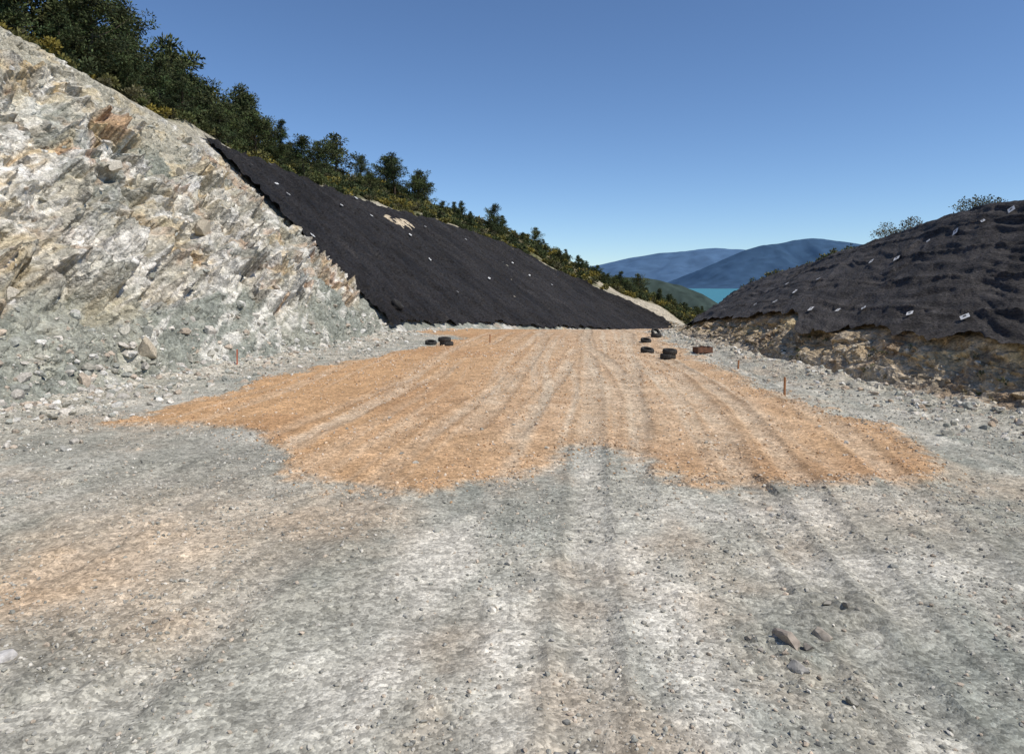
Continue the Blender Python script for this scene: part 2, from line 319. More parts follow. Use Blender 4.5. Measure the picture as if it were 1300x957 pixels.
# ---------------- hill segs 0,1,2
for i in (0,1,2):
    g=G[i]; x=g[...,0]; y=g[...,1]; tt=T[i][None,:]*np.ones_like(x)
    fade=sst(1,.9,tt) if i==2 else 1.0
    g[...,2]+=(fbm(x*.12,y*.12,211,4)-.5)*2.2*fade+(fbm(x*.8,y*.8,215,3)-.5)*.5*fade
    n=fbm(x*.5,y*.5,221,5,.6)
    c=np.array([.14,.14,.07])*np.ones(x.shape+(3,))
    c=mixc(c,(.22,.19,.11),sst(.45,.6,n)); c=mixc(c,(.42,.38,.30),sst(.60,.72,fbm(x*.9,y*.9,225,4,.6))*.8)
    if i==2:
        c=mixc(c,(.46,.42,.33),sst(.86,.97,tt)*.9)
        bare=sst(99,104,SS[2])*sst(125,112,SS[2])*sst(.35,.55,tt)
        c=mixc(c,(.48,.42,.32),bare)
    COL[i]=c*(.8+.4*n)[...,None]
G[2][:,-1]=G[3][:,0]; G[1][:,-1]=G[2][:,0]; G[0][:,-1]=G[1][:,0]
# ---------------- right earth bank (5) TR->NB
g=G[5]; s=SS[5]; t=T[5][None,:]*np.ones_like(s); d=t*1.7
b2,e2,c2=blocks(s*1.1,d*1.6,301,1.2); b3,e3,c3=blocks(s*3.2,d*4,305,1.2)
n1=fbm(s*1.3,d*1.5,309,5,.6)
disp=((b2-.5)*.12+(b3-.5)*.09+(n1-.5)*.38+(fbm(s*.35,d*.2,313,3)-.5)*.6+(fbm(s*6,d*6,314,3,.6)-.5)*.07)*sst(0,.25,t)*(1-.7*sst(.85,1,t))*sst(44,37,s)
G[5][...,0]-=disp*.8; G[5][...,2]+=disp*.45
c=np.array([.47,.37,.24])*np.ones(s.shape+(3,))
c=mixc(c,(.62,.49,.28),sst(.42,.62,fbm(s*.5,d*1.2,317,4))*sst(.4,.8,t))
c=mixc(c,(.42,.365,.285),sst(.5,.12,t)*.8)
c=mixc(c,(.60,.53,.42),sst(.7,.9,c3)*.4); c=mixc(c,(.27,.19,.12),sst(.58,.74,fbm(s*1.6+3,d*.8,321,4,.6))*.7)
COL[5]=c*(.75+.5*n1)[...,None]
G[5][:,0]=G[4][:,-1]
g=G[6]; s=SS[6]; t=T[6][None,:]*np.ones_like(s)
g[...,2]+=(fbm(s*.3,t*2,331,3)-.5)*.25*sst(0,.1,t); g[:,0]=G[5][:,-1]
COL[6]=np.array([.36,.29,.19])*(.7+.6*fbm(s*1.3,t*8,335,4))[...,None]
for i in (7,8,9):
    g=G[i]; x=g[...,0]; y=g[...,1]; tt=T[i][None,:]
    g[...,2]+=(fbm(x*.15,y*.15,341,4)-.5)*.9*(sst(0,.2,tt) if i==7 else 1)
    n=fbm(x*.5,y*.5,345,4); c=np.array([.13,.13,.065])*np.ones(x.shape+(3,)); c=mixc(c,(.28,.24,.15),sst(.45,.65,n)); COL[i]=c
    g[:,0]=G[i-1][:,-1]
def grid_faces(n,m):
    i=np.arange(n-1)[:,None]*m+np.arange(m-1)[None,:]
    return np.stack([i,i+1,i+m+1,i+m],-1).reshape(-1,4)
def strip(name,idx,mat):
    g=np.concatenate([G[i] if k==0 else G[i][:,1:] for k,i in enumerate(idx)],1)
    c=np.concatenate([COL[i] if k==0 else COL[i][:,1:] for k,i in enumerate(idx)],1)
    n,m=g.shape[:2]
    return make_obj(name,g.reshape(-1,3),grid_faces(n,m)[:,::-1],mat,c.reshape(-1,3))
strip('hillside',[0,1,2],M_HILL)
strip('rock_slope',[3],M_ROCK)
strip('gravel_road',[4],M_ROAD)
strip('earth_bank',[5],M_ROCK)
strip('embankment',[6,7,8,9],M_HILL)
make_obj('ground',[(-3000,-3000,-48),(3000,-3000,-48),(3000,420,-48),(-3000,420,-48)],[(0,1,2,3)],M_HILL,np.tile([.12,.13,.07],(4,1)))
def sample(seg,s,t):
    fi=np.interp(s,S,np.arange(len(S))); i0=np.clip(fi.astype(int),0,len(S)-2); a=(fi-i0)[:,None]
    fj=np.asarray(t)*SEG[seg]; j0=np.clip(fj.astype(int),0,SEG[seg]-1); b=(fj-j0)[:,None]
    g=G[seg]
    return (g[i0,j0]*(1-a)+g[i0+1,j0]*a)*(1-b)+(g[i0,j0+1]*(1-a)+g[i0+1,j0+1]*a)*b
# ------------------------------------------------------------ nets
def net(name,i,s0,s1,ds,nt_,Llen,side,mat,ttop,tbot,lift):
    s=np.arange(s0,s1,ds); CC=ctrl(s)
    tt=np.linspace(0,1,nt_)
    A=CC[i]; B=CC[i+1]
    t=ttop(s)[:,None]*(1-tt)[None,:]+tbot(s)[:,None]*tt[None,:]
    base=A[:,None]*(1-t[...,None])+B[:,None]*t[...,None]
    Sg=s[:,None]*np.ones_like(t); D=t*Llen
    nx_=np.stack([-(B-A)[:,2],0*A[:,0],(B-A)[:,0]],-1); nx_/=np.linalg.norm(nx_,axis=1,keepdims=True)
    if side=='L':
        low=(fbm(Sg*.2,D*.2,175,2)-.5)*.3*sst(0,.04,t)*sst(1,.97,t)
        k=1.0; kf=1.; W=2.4
    else:
        low=(fbm(Sg*.3,t*2,331,3)-.5)*.25*sst(0,.1,t); k=.10; kf=.5; W=2.2
    strips=(Sg+ (fbm(D*.2,Sg*0,401,2)-.5)*.6)/W; fr=strips-np.floor(strips)
    seam=(np.exp(-((fr-.5)/.05)**2)*.11+ (h2(np.floor(strips),np.floor(strips)*0,405)-.5)*.10)
    if side=='R':
        q=(D+(fbm(Sg*.12,D*0,402,3)-.5)*.9)/1.45; fq=q-np.floor(q); seam=np.exp(-((fq-.5)/.05)**2)*.06+.07*fq*(fq<.5)
    fold=(1-np.abs(afbm(Sg*.35,D*1.6+fbm(Sg*.5,D*.5,407,2)*2,408,3,.6)-.5)*2)
    wr=(fbm(Sg*1.1,D*1.1,411,4,.6)-.5)*.26*k+(fold-.85)*.28*kf+(afbm(Sg*1.4,D*.25,419,3)-.5)*.20*k
    bp=blocks(Sg*1.6,D*1.6,421)[0]; wr=wr+(fbm(Sg*3.3,D*3.3,423,3,.6)-.5)*(.12 if side=='L' else .06)+(bp-.5)*(.03 if side=='L' else .01)
    off=low+lift+(wr+seam+.05)*np.ones_like(t)
    if side=='R': off=np.maximum(off,low+.05)
    v=base+nx_[:,None,:]*off[...,None]
    n,m=t.shape
    uv=np.stack([Sg,D],-1).reshape(-1,2)
    make_obj(name,v.reshape(-1,3),grid_faces(n,m)[:,::-1],mat,None,True,uv=uv)
    return v,nx_
jt=lambda a,f,sd_: (lambda s:(fbm(s*f,s*0+.3,sd_,4,.6)-.5)*a)
j1=jt(.05,.5,431); j2=jt(.07,.8,435); jr=jt(.18,.9,441)
NL=net('black_slope_netting',3,35.9,106.5,.18,140,16.,'L',M_NET,lambda s:.012+j1(s),lambda s:.965+j2(s),.18)
def rb(s): return -.03+jr(s)-.10*np.exp(-((s-22.2)/1.0)**2)+.04*np.exp(-((s-24.5)/1.5)**2)
NR=net('black_bank_netting',6,-30,54,.07,110,6.2,'R',M_NET2,rb,lambda s:1.0+s*0,.13)
def tags(name,NF,pts,w,h,lift):
    v,nx_=NF; V=[];Fc=[];fm=[]
    P=v.reshape(-1,3); qx=650+F*P[:,0]/np.maximum(P[:,1],.1); qy=HZ-F*(P[:,2]-CAMH)/np.maximum(P[:,1],.1)
    for (px,py) in pts:
        k=np.argmin((qx-px)**2+(qy-py)**2+(P[:,1]<5)*1e9); i,j=divmod(k,v.shape[1])
        i=min(max(i,3),v.shape[0]-4); j=min(max(j,3),v.shape[1]-4)
        up=Vector(v[i,j+3]-v[i,j-3]); up=up if up.z>0 else -up; up.normalize()
        r=Vector(v[i+3,j]-v[i-3,j]).normalized(); n=r.cross(up).normalized()
        if n.z<0: n=-n
        r=up.cross(n)
        a=random.uniform(-.35,.35); r,up=(r*math.cos(a)+up*math.sin(a)),(up*math.cos(a)-r*math.sin(a))
        c=Vector(v[i,j])+n*lift
        ww=w*random.uniform(.6,1.2); hh=h*random.uniform(.6,1.2)
        def quad(c,a,b,m):
            k0=len(V)
            for sx,sy in((-1,-1),(1,-1),(1,1),(-1,1)): V.append(c+r*a*sx+up*b*sy)
            Fc.append((k0,k0+1,k0+2,k0+3)); fm.append(m)
        quad(c,ww/2,hh/2,0)
        quad(c+n*.006+up*hh*.08,ww*.18,hh*.16,1)
    make_obj(name,np.array([tuple(q) for q in V]),Fc,None,mats=[M_TAG,M_INK],fmat=fm)
LT=[(318,211),(341,210),(365,248),(379,233),(432,262),(448,246),(480,262),(470,275),(540,289),(590,305),(650,335),(500,330),(672,350),(700,362),(350,235),(520,300),(545,330),(395,300),(580,372),(620,355)]
RT=[(1098,393),(1157,400),(1227,405),(1180,308),(1285,268),(1108,333),(1040,356),(1010,372),(985,385),(1250,283),(1139,330),(960,388),(1215,296),(1065,395),(1030,395),(1000,362)]
tags('white_net_tags',NL,LT,.34,.24,.14)
tags('white_net_tags',NR,RT,.17,.25,.07)
# ------------------------------------------------------------ stones
def ico(sub):
    bm=bmesh.new(); bmesh.ops.create_icosphere(bm,subdivisions=sub,radius=1); v=np.array([q.co[:] for q in bm.verts]); f=np.array([[q.index for q in p.verts] for p in bm.faces]); bm.free(); return v,f
def stones(name,pos,size,cols,sub=1,flat=.65,sink=.25):
    bv,bf=ico(sub); n=len(pos); nv=len(bv)
    variants=[]
    for k in range(24):
        r=np.random.default_rng(k+sub*100); w=bv*(1+r.uniform(-.28,.28,(nv,1)) if sub<3 else 1+r.uniform(-.05,.05,(nv,1)))
        for q in range(5 if sub<3 else 16):
            dd=r.normal(size=3); dd/=np.linalg.norm(dd); h=w@dd; lim=r.uniform(.35,.75) if sub>2 else r.uniform(.45,.8); w=w-np.clip(h-lim,0,None)[:,None]*dd
        variants.append(w*(1.35 if sub>2 else 1))
    vs=np.stack(variants)[rng.integers(0,24,n)]
    sc=np.stack([rng.uniform(.7,1.25,n),rng.uniform(.6,1.1,n),rng.uniform(.45,.9,n)*flat/.65],-1)
    vs=vs*sc[:,None,:]
    a=rng.uniform(0,6.28,n); ca,sa=np.cos(a)[:,None],np.sin(a)[:,None]
    tl=rng.normal(0,.35,n); ct,st=np.cos(tl)[:,None],np.sin(tl)[:,None]
    X,Y,Z=vs[...,0],vs[...,1],vs[...,2]
    Y,Z=Y*ct-Z*st,Y*st+Z*ct
    X,Y=X*ca-Y*sa,X*sa+Y*ca
    vs=np.stack([X,Y,Z],-1)*size[:,None,None]*.5+pos[:,None,:]+np.array([0,0,1])*(size*(.5*flat-sink*.9))[:,None,None]
    fs=bf[None]+(np.arange(n)*nv)[:,None,None]
    cc=np.repeat(cols,nv,0)
    return make_obj(name,vs.reshape(-1,3),fs.reshape(-1,3),M_STONE,cc)
def scol(n,pal,v=.25):
    p=np.array(pal)[rng.integers(0,len(pal),n)]; return p*rng.uniform(1-v,1+v,(n,1))
PG=[(.44,.42,.36),(.35,.345,.30),(.58,.55,.48),(.50,.42,.33),(.29,.285,.255)]
PO=[(.55,.39,.25),(.60,.46,.32),(.50,.32,.18),(.64,.55,.44)]
PW=[(.60,.56,.49),(.45,.43,.36),(.36,.365,.32),(.68,.66,.60),(.50,.42,.33)]
n=90000
s=np.exp(rng.uniform(math.log(3.4),math.log(30),n)); t=rng.uniform(0,1,n)
p=sample(4,s,t); dens=fbm(p[:,0]*1.4,p[:,1]*1.0,501,4,.6)
sdv=sdpoly(p[:,0],p[:,1]); keep=(rng.uniform(0,1,n)<sst(.40,.64,dens)*.85+.13)&~((sdv>.3)&(rng.uniform(0,1,n)<.3))&(np.abs(p[:,0]/p[:,1])<1.0)
p=p[keep]; s=s[keep]; sdv=sdv[keep]; n=len(p)
size=(.009+.030*rng.random(n)**3.6)*(1+s/16)
cols=np.where((sdv>0)[:,None],scol(n,PO),scol(n,PG)); 
stones('loose_gravel',p,size,cols,1)
def toe(n,seg,s0,s1,tf,smin,smax,pal,name,pw=3,sub=2):
    s=np.exp(rng.uniform(math.log(s0),math.log(s1),n)); t=np.clip(tf(n),0.001,.999)
    p=sample(seg,s,t); size=smin+(smax-smin)*rng.random(n)**pw
    return p,size,scol(n,pal)
A=[toe(4600,4,6,42,lambda n:np.abs(rng.normal(0,.065,n)),.03,.24,PW,'',6),
   toe(2600,4,6,42,lambda n:1-np.abs(rng.normal(0,.05,n)),.025,.2,PW+[(.5,.4,.3)],'',5),
   toe(2400,3,6,36,lambda n:1-np.abs(rng.normal(0,.08,n)),.04,.4,PW,'',7),
   toe(900,5,8,40,lambda n:rng.uniform(0,.7,n),.03,.16,[(.52,.46,.36),(.4,.34,.25),(.6,.55,.45)],'',4),
   toe(900,3,8,35,lambda n:rng.uniform(.1,1,n),.05,.4,PW,'',5),
   toe(260,4,4,14,lambda n:rng.uniform(0,1,n),.03,.09,PG,'',3)]
P=np.concatenate([a[0] for a in A]); Z=np.concatenate([a[1] for a in A]); K=np.concatenate([a[2] for a in A])
stones('rubble_stones',P,Z,K,2)
m=2600; k=rng.integers(0,len(near)+4,m); a=rng.random((m,1)); e=poly[k]*(1-a)+poly[(k+1)%len(poly)]*a+rng.normal(0,.22,(m,2))
tl=np.interp(e[:,1],S,C[4][:,0]); trr=np.interp(e[:,1],S,C[5][:,0]); tq=(e[:,0]-tl)/(trr-tl); ok=(tq>.0)&(tq<1)&(e[:,1]>7); 
pp=sample(4,e[ok,1],tq[ok]); stones('edge_gravel',pp,(.012+.035*rng.random(ok.sum())**4)*(1+e[ok,1]/22),scol(ok.sum(),PO+[(.4,.32,.24)]),1)
sp=[(1003,818,.17,(.36,.31,.26)),(1040,806,.12,(.34,.30,.25)),(985,812,.08,(.36,.33,.29)),(1015,848,.12,(.42,.40,.36)),(965,822,.07,(.36,.33,.29)),(1025,822,.08,(.34,.30,.25)),(950,808,.05,(.34,.30,.25)),(1075,772,.08,(.30,.28,.24)),(1050,765,.09,(.30,.28,.24)),(1090,778,.05,(.30,.28,.24)),(8,845,.14,(.55,.53,.5)),(83,571,.16,(.42,.41,.37)),(158,505,.25,(.5,.47,.41)),(142,500,.22,(.5,.48,.43)),(70,522,.2,(.5,.47,.42)),(400,745,.05,(.36,.36,.33)),(700,815,.05,(.34,.33,.31)),(610,735,.05,(.33,.33,.31))]
pos=[];sz=[];cc=[]
for px,py,q,c in sp:
    X,Y=P2W(px,py); tl=np.interp(Y,S,C[4][:,0]); tr_=np.interp(Y,S,C[5][:,0]); pos.append(sample(4,np.array([Y]),np.array([np.clip((X-tl)/(tr_-tl),0,1)]))[0]); sz.append(q); cc.append(c)
stones('rock',np.array(pos),np.array(sz),np.array(cc),3)
ps=np.array([18.2,22.,24.5,15.5,20.5,28,31,26]); pt=np.array([.93,.72,.62,.80,.5,.85,.8,.4])
bp_=sample(3,ps,pt); stones('boulder',bp_,np.array([.7,.9,.9,.7,.6,.5,.5,.6]),scol(8,[(.46,.40,.30),(.50,.46,.38)],.1),3,.8,.4)
# ------------------------------------------------------------ vegetation
def tube(pts,rad,k=6):
    pts=[Vector(p) for p in pts]; V=[];Fc=[]
    for i,p in enumerate(pts):
        d=(pts[min(i+1,len(pts)-1)]-pts[max(i-1,0)]).normalized()
        a=d.cross(Vector((.3,.9,.1))).normalized(); b=d.cross(a)
        for j in range(k):
            an=6.283*j/k; V.append(tuple(p+(a*math.cos(an)+b*math.sin(an))*rad[i]))
    for i in range(len(pts)-1):
        for j in range(k):
            Fc.append((i*k+j,i*k+(j+1)%k,(i+1)*k+(j+1)%k,(i+1)*k+j))
    return np.array(V),np.array(Fc)
def leaves(c,r,n,ln,wd,r_,upb=.3):
    d=r_.normal(size=(n,3)); d/=np.linalg.norm(d,axis=1,keepdims=True)
    rad=r_.random((n,1))**.5
    p=c+d*rad*np.array(r)
    ax=d+r_.normal(0,.5,(n,3))+np.array([0,0,upb]); ax/=np.linalg.norm(ax,axis=1,keepdims=True)
    sd_=np.cross(ax,r_.normal(size=(n,3))); sd_/=np.linalg.norm(sd_,axis=1,keepdims=True)+1e-6
    L=ln*r_.uniform(.6,1.3,(n,1)); W=wd*r_.uniform(.6,1.3,(n,1))
    V=np.stack([p,p+ax*L*.5+sd_*W,p+ax*L,p+ax*L*.5-sd_*W],1)
    lit=.55+.45*rad[:,0]*(.5+.5*d[:,2])  # crown shade painted into leaf colour: darker inside and below
    return V,lit
def build_pine(name,seed,H,wide,lowb,green,rnd):
    r_=np.random.default_rng(seed); V=[];Fc=[];Cc=[];Fm=[];nv=0
    def add(v,f,c,m):
        nonlocal nv
        V.append(v);Fc.append(f+nv);Cc.append(c);Fm.append(np.full(len(f),m)); nv+=len(v)
    lean=r_.normal(0,.06,2)
    def tp(h): return np.array([lean[0]*h+.2*math.sin(h*.8+seed),lean[1]*h+.16*math.cos(h*.7+seed),h])
    hs=np.linspace(-.4,H*.93,9); v,f=tube([tp(h) for h in hs],[.02+.022*(H-h)*1.0 for h in hs],7)
    add(v,f,np.tile([.10,.075,.055],(len(v),1)),0)
    nb=int(50*H/6)
    lob=r_.uniform(0,6.28,3)
    for b in range(nb):
        q=r_.random()**.9; h=H*(lowb+(0.93-lowb)*q)
        prof=(1-q**rnd)**.8*(.62+.38*min(1,q*4+.3))
        az=r_.uniform(0,6.283)
        prof*=1+.3*math.sin(az*2+lob[0]+q*5)+.22*math.sin(az*3+lob[1]-q*8)
        L=H*wide*prof*r_.uniform(.5,1.2)+.2
        el=r_.uniform(-.05,.5)+q*.55
        o=tp(h*.96); dr=np.array([math.cos(az)*math.cos(el),math.sin(az)*math.cos(el),math.sin(el)])
        pts=[o,o+dr*L*.5+np.array([0,0,-.03*L]),o+dr*L+np.array([0,0,.08*L])]
        v,f=tube(pts,[.012+.012*L,.01+.006*L,.005],4); add(v,f,np.tile([.09,.07,.05],(len(v),1)),0)
        k=max(2,int(L/.32))
        tone=r_.uniform(.55,1.5)
        for j in range(k):
            tq=.3+.7*(j+r_.random()*.8)/k
            cc=o+dr*L*tq+r_.normal(0,.15,3)*min(1,L)
            R=.22+.18*r_.random()
            LV,lit=leaves(cc,(R*1.3,R*1.3,R*.75),int(34*(.6+.8*r_.random())),.24,.042,r_)
            base=np.array(green)*tone*r_.uniform(.75,1.25); base=base*np.array([r_.uniform(.85,1.25),1,r_.uniform(.8,1.1)])
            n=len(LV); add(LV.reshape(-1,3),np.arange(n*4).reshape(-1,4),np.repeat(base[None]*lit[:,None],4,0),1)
    return make_obj(name,np.concatenate(V),np.concatenate(Fc),None,np.concatenate(Cc),mats=[M_BARK,M_LEAF],fmat=np.concatenate(Fm))
protos=[]
for i,(H,w,lb,gc,rn) in enumerate([(6.2,.32,.06,(.080,.108,.040),2.4),(7.2,.26,.08,(.070,.098,.038),1.6),(5.3,.38,.05,(.092,.118,.042),3.),(6.4,.34,.14,(.075,.102,.040),2.8),(4.4,.38,.04,(.105,.128,.044),2.6),(6.8,.27,.06,(.064,.090,.036),1.7)]):
    ob=build_pine('pine_tree',900+i,H,w,lb,gc,rn); protos.append((ob,H))
first=[True]*len(protos)
def put_tree(k,pos,h,rz):
    ob,H=protos[k]
    if first[k]: first[k]=False; o=ob
    else:
        o=bpy.data.objects.new('pine_tree',ob.data); scene.collection.objects.link(o)
    sc=h/H; o.location=(pos[0],pos[1],pos[2]-.2); o.rotation_euler=(0,0,rz); w_=random.uniform(.9,1.2); o.scale=(sc*w_,sc*w_,sc)
    return o
def hill(s,t): return sample(2,np.array([float(s)]),np.array([float(t)]))[0]
placed=[]
def tryp(s,t,h,md=2.6):
    p=hill(s,t)
    for q in placed:
        if (q[0]-p[0])**2+(q[1]-p[1])**2<md: return
    placed.append(p); put_tree(random.randrange(6),p,h,random.uniform(0,6.28))
for s,t,h in [(20,.5,6.0),(23,.7,5.0),(26,.45,7.0),(28,.75,5.0),(30,.4,7.4),(33,.62,5.5),(36,.3,7.2),(38,.72,4.6),(41,.45,6.2),(44,.7,4.0),(47,.35,5.2),(43,.15,7.2),(50,.55,4.2),(53,.3,5.8),
              (57,.6,3.2),(60,.2,4.4),(64,.35,3.8),(68,.2,5.4),(70,.55,2.8),(73,.15,4.2),(76,.4,6.2),(78,.1,4.4),(81,.35,5.0),(84,.1,4.0),(86,.5,2.6),(89,.2,3.4),(91.5,.5,5.0),(96,.3,2.2),(99,.15,2.2),(102,.3,2.4),(105,.15,2.8),(108,.3,4.2),(111,.2,3.0),(115,.15,4.2),(119,.3,3.6),(124,.2,3.0),(128,.4,2.8)]:
    tryp(s,t,h)
for i in range(300):
    s=random.uniform(6,56); t=random.uniform(0,.86); tryp(s,t,random.uniform(3.6,6.8)*(1-.45*t),3.6)
for i in range(80):
    s=random.uniform(56,98); t=random.uniform(0,.6); tryp(s,t,random.uniform(1.6,3.2)*(1-.3*t),5)
for i in range(70):
    s=random.uniform(98,142); t=random.uniform(0,.45); tryp(s,t,random.uniform(2.0,3.2),3)
def shrub_mass(name,items,r_):
    V=[];Cc=[]
    for (p,R,c,ln,n) in items:
        nc=max(2,int(R*5))
        for j in range(nc):
            o=np.array(p)+np.array([r_.normal(0,R*.45),r_.normal(0,R*.45),R*r_.uniform(.15,.8)])
            LV,lit=leaves(o,(R*.5,R*.5,R*.4),max(10,n//nc),ln,ln*.28,r_,.6)
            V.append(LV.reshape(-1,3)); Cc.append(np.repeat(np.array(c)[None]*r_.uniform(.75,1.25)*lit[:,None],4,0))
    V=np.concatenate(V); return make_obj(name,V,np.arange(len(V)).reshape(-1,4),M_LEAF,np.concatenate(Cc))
pal=[(.08,.105,.04),(.11,.13,.045),(.17,.165,.055),(.07,.09,.036),(.22,.20,.06),(.13,.12,.06),(.32,.26,.055)]
items=[]; r_=np.random.default_rng(55)
for i in range(2600):
    s=r_.uniform(5,140); t=r_.uniform(.02,.95)
    if 101<s<120 and t>.42: continue
    if r_.random()<.3*(t>.8): continue
    p=hill(s,t); R=r_.uniform(.3,1.0)*(1.3-.6*t)
    items.append((p-np.array([0,0,.05]),R,pal[r_.integers(0,len(pal))],.15+.0012*p[1],int(100+140*R)))
shrub_mass('shrubs',items,r_)
def crest_r(px):
    qx=650+F*C[7][:,0]/np.maximum(C[7][:,1],.1); m=(C[7][:,1]>15)&(C[7][:,1]<60)
    k=np.argmin(np.where(m,np.abs(qx-px),1e9)); return C[7][k]
def twig_bush(px,w,h,c,nleaf,back=.6):
    p=crest_r(px)+np.array([back,.0,-.05]); V=[];Fc=[];Cc=[];Fm=[];nv=0
    for b in range(46):
        az=r_.uniform(0,6.28); rr=w*.5*r_.random()**.6; e=np.array([math.cos(az)*rr,math.sin(az)*rr,h*r_.uniform(.5,1)*(1-.35*(rr/(w*.5))**2)])
        o=np.array([e[0]*.35,e[1]*.35,0])
        mid=(o+e)/2+r_.normal(0,.06,3)
        v,f=tube([p+o,p+mid,p+e],[.012,.008,.004],3); V.append(v);Fc.append(f+nv);nv+=len(v);Cc.append(np.tile([.12,.10,.075],(len(v),1)));Fm.append(np.zeros(len(f)))
        LV,lit=leaves(p+e*.9+(1-.9)*mid,(.14,.14,.14),nleaf,.08,.02,r_)
        n=len(LV);V.append(LV.reshape(-1,3));Fc.append(np.arange(n*4).reshape(-1,4)+nv);nv+=n*4;Cc.append(np.repeat(np.array(c)[None]*r_.uniform(.7,1.3)*lit[:,None],4,0));Fm.append(np.ones(n))
    make_obj('bush',np.concatenate(V),np.concatenate(Fc),None,np.concatenate(Cc),mats=[M_BARK,M_LEAF],fmat=np.concatenate(Fm))
twig_bush(1108,1.3,1.05,(.20,.17,.07),14); twig_bush(1138,1.1,.9,(.16,.14,.07),12)
twig_bush(1212,1.2,.9,(.17,.18,.10),14); twig_bush(1235,.9,.7,(.14,.15,.08),12); twig_bush(1295,.7,.5,(.14,.15,.08),10)
it=[]
for px in np.concatenate([r_.uniform(930,1075,90)]):
    p=crest_r(px)+np.array([r_.uniform(.1,1.2),r_.uniform(-.5,.5),.02]); it.append((p,r_.uniform(.18,.38),pal[r_.integers(0,5)],.12,80))
for i in range(90):
    s=r_.uniform(6,34); p=sample(5,np.array([s]),np.array([r_.uniform(.1,.75)]))[0]; it.append((p,r_.uniform(.04,.09),[(.24,.20,.11),(.13,.15,.07),(.18,.18,.09)][r_.integers(0,3)],.06,18))
shrub_mass('weeds',it,r_)
# ------------------------------------------------------------ tyres and small objects
def gz(X,Y):
    tl=np.interp(Y,S,C[4][:,0]); tr_=np.interp(Y,S,C[5][:,0]); return float(sample(4,np.array([Y]),np.array([np.clip((X-tl)/(tr_-tl),0,1)]))[0][2])
def tyre_mesh():
    bm=bmesh.new(); n=48; R=.33; r=.19; w=.11
    prof=[(r,-w*.7),(r+.02,-w*.85),(r+.07,-w*1.02),(R-.035,-w*.95),(R-.008,-w*.72),(R,-w*.4),(R,0),(R,w*.4),(R-.008,w*.72),(R-.035,w*.95),(r+.07,w*1.02),(r+.02,w*.85),(r,w*.7),(r+.03,w*.6),(R-.05,w*.55),(R-.045,0),(R-.05,-w*.55),(r+.03,-w*.6)]
    rings=[]
    for i in range(n):
        a=6.2832*i/n; ring=[]
        for k,(q,zz) in enumerate(prof):
            qq=q-(.014 if (4<=k<=8 and i%2 and k!=6) else 0); ring.append(bm.verts.new((qq*math.cos(a),qq*math.sin(a),zz)))
        rings.append(ring)
    for i in range(n):
        A=rings[i];B=rings[(i+1)%n]
        for k in range(len(prof)):
            bm.faces.new((A[k],B[k],B[(k+1)%len(prof)],A[(k+1)%len(prof)]))
    me=bpy.data.meshes.new('tyre'); bm.to_mesh(me); bm.free(); me.materials.append(M_RUB); return me
TY=tyre_mesh()
def tyre(X,Y,lvl,rot=(0,0,0),sc=1.,z=None):
    o=bpy.data.objects.new('tyre',TY); scene.collection.objects.link(o); zz=gz(X,Y) if z is None else z
    o.location=(X,Y,zz+.10*sc+lvl*.215*sc); o.rotation_euler=rot; o.scale=(sc,)*3
X,Y=P2W(567,440); tyre(X,Y,0,(.03,.04,0),.8); tyre(X-.08,Y,1,(.05,-.04,1),.75); tyre(X-.7,Y+.9,0,(.2,.1,0),.7)
X,Y=P2W(848,456); tyre(X,Y,0,(0,.05,0),.75); tyre(X+.06,Y,1,(.09,.05,0),.7); tyre(X-.35,Y+1.6,0,(.2,.1,0),.7)
X,Y=P2W(820,436); tyre(X,Y,0,(.25,.1,0),.65); X,Y=P2W(833,430); tyre(X,Y,0,(0,0,0),.7); tyre(X,Y+.1,1,(.9,.2,.3),.65)
v,nx_=NL; Pp=v.reshape(-1,3); qx=650+F*Pp[:,0]/Pp[:,1]; qy=HZ-F*(Pp[:,2]-CAMH)/Pp[:,1]
def onnet(px,py):
    k=np.argmin((qx-px)**2+(qy-py)**2); return Pp[k], nx_[k//v.shape[1]]
for (px,py,sc) in [(503,389,1.2)]:
    p,nn=onnet(px,py); nn=Vector(nn); nn=nn if nn.z>0 else -nn
    o=bpy.data.objects.new('tyre',TY); scene.collection.objects.link(o); o.location=Vector(p)+nn*.2; o.rotation_mode='QUATERNION'; o.rotation_quaternion=nn.to_track_quat('Z','Y'); o.scale=(sc,)*3
def box(bm,cx,cy,cz,sx,sy,sz):
    m=bmesh.ops.create_cube(bm,size=1); bmesh.ops.scale(bm,vec=(sx,sy,sz),verts=m['verts']); bmesh.ops.translate(bm,vec=(cx,cy,cz),verts=m['verts'])
def bmobj(name,bm,mats,loc,rz=0):
    me=bpy.data.meshes.new(name); bm.to_mesh(me); bm.free()
    for m in mats: me.materials.append(m)
    o=bpy.data.objects.new(name,me); scene.collection.objects.link(o); o.location=loc; o.rotation_euler=(0,0,rz); return o
bm=bmesh.new()
for sx in(-.28,.28): box(bm,sx,0,.11,.025,.34,.22)
for sy in(-.16,.16): box(bm,0,sy,.12,.535,.025,.18)
box(bm,0,0,.03,.52,.29,.02); box(bm,0,0,.235,.03,.36,.03)
X,Y=P2W(892,449); bmobj('rusty_crate',bm,[M_RUST],(X,Y,gz(X,Y)+.02),.3)
def stake(X,Y,h,mat,tilt=0.03):
    bm=bmesh.new(); box(bm,0,0,h/2-.05,.035,.035,h+.1); bmesh.ops.bevel(bm,geom=bm.edges[:],offset=.004,segments=1)
    o=bmobj('marker_stake',bm,[mat],(X,Y,gz(X,Y)),.4); o.rotation_euler[0]=tilt
X,Y=P2W(996,504); stake(X,Y,.40,M_WOOD)
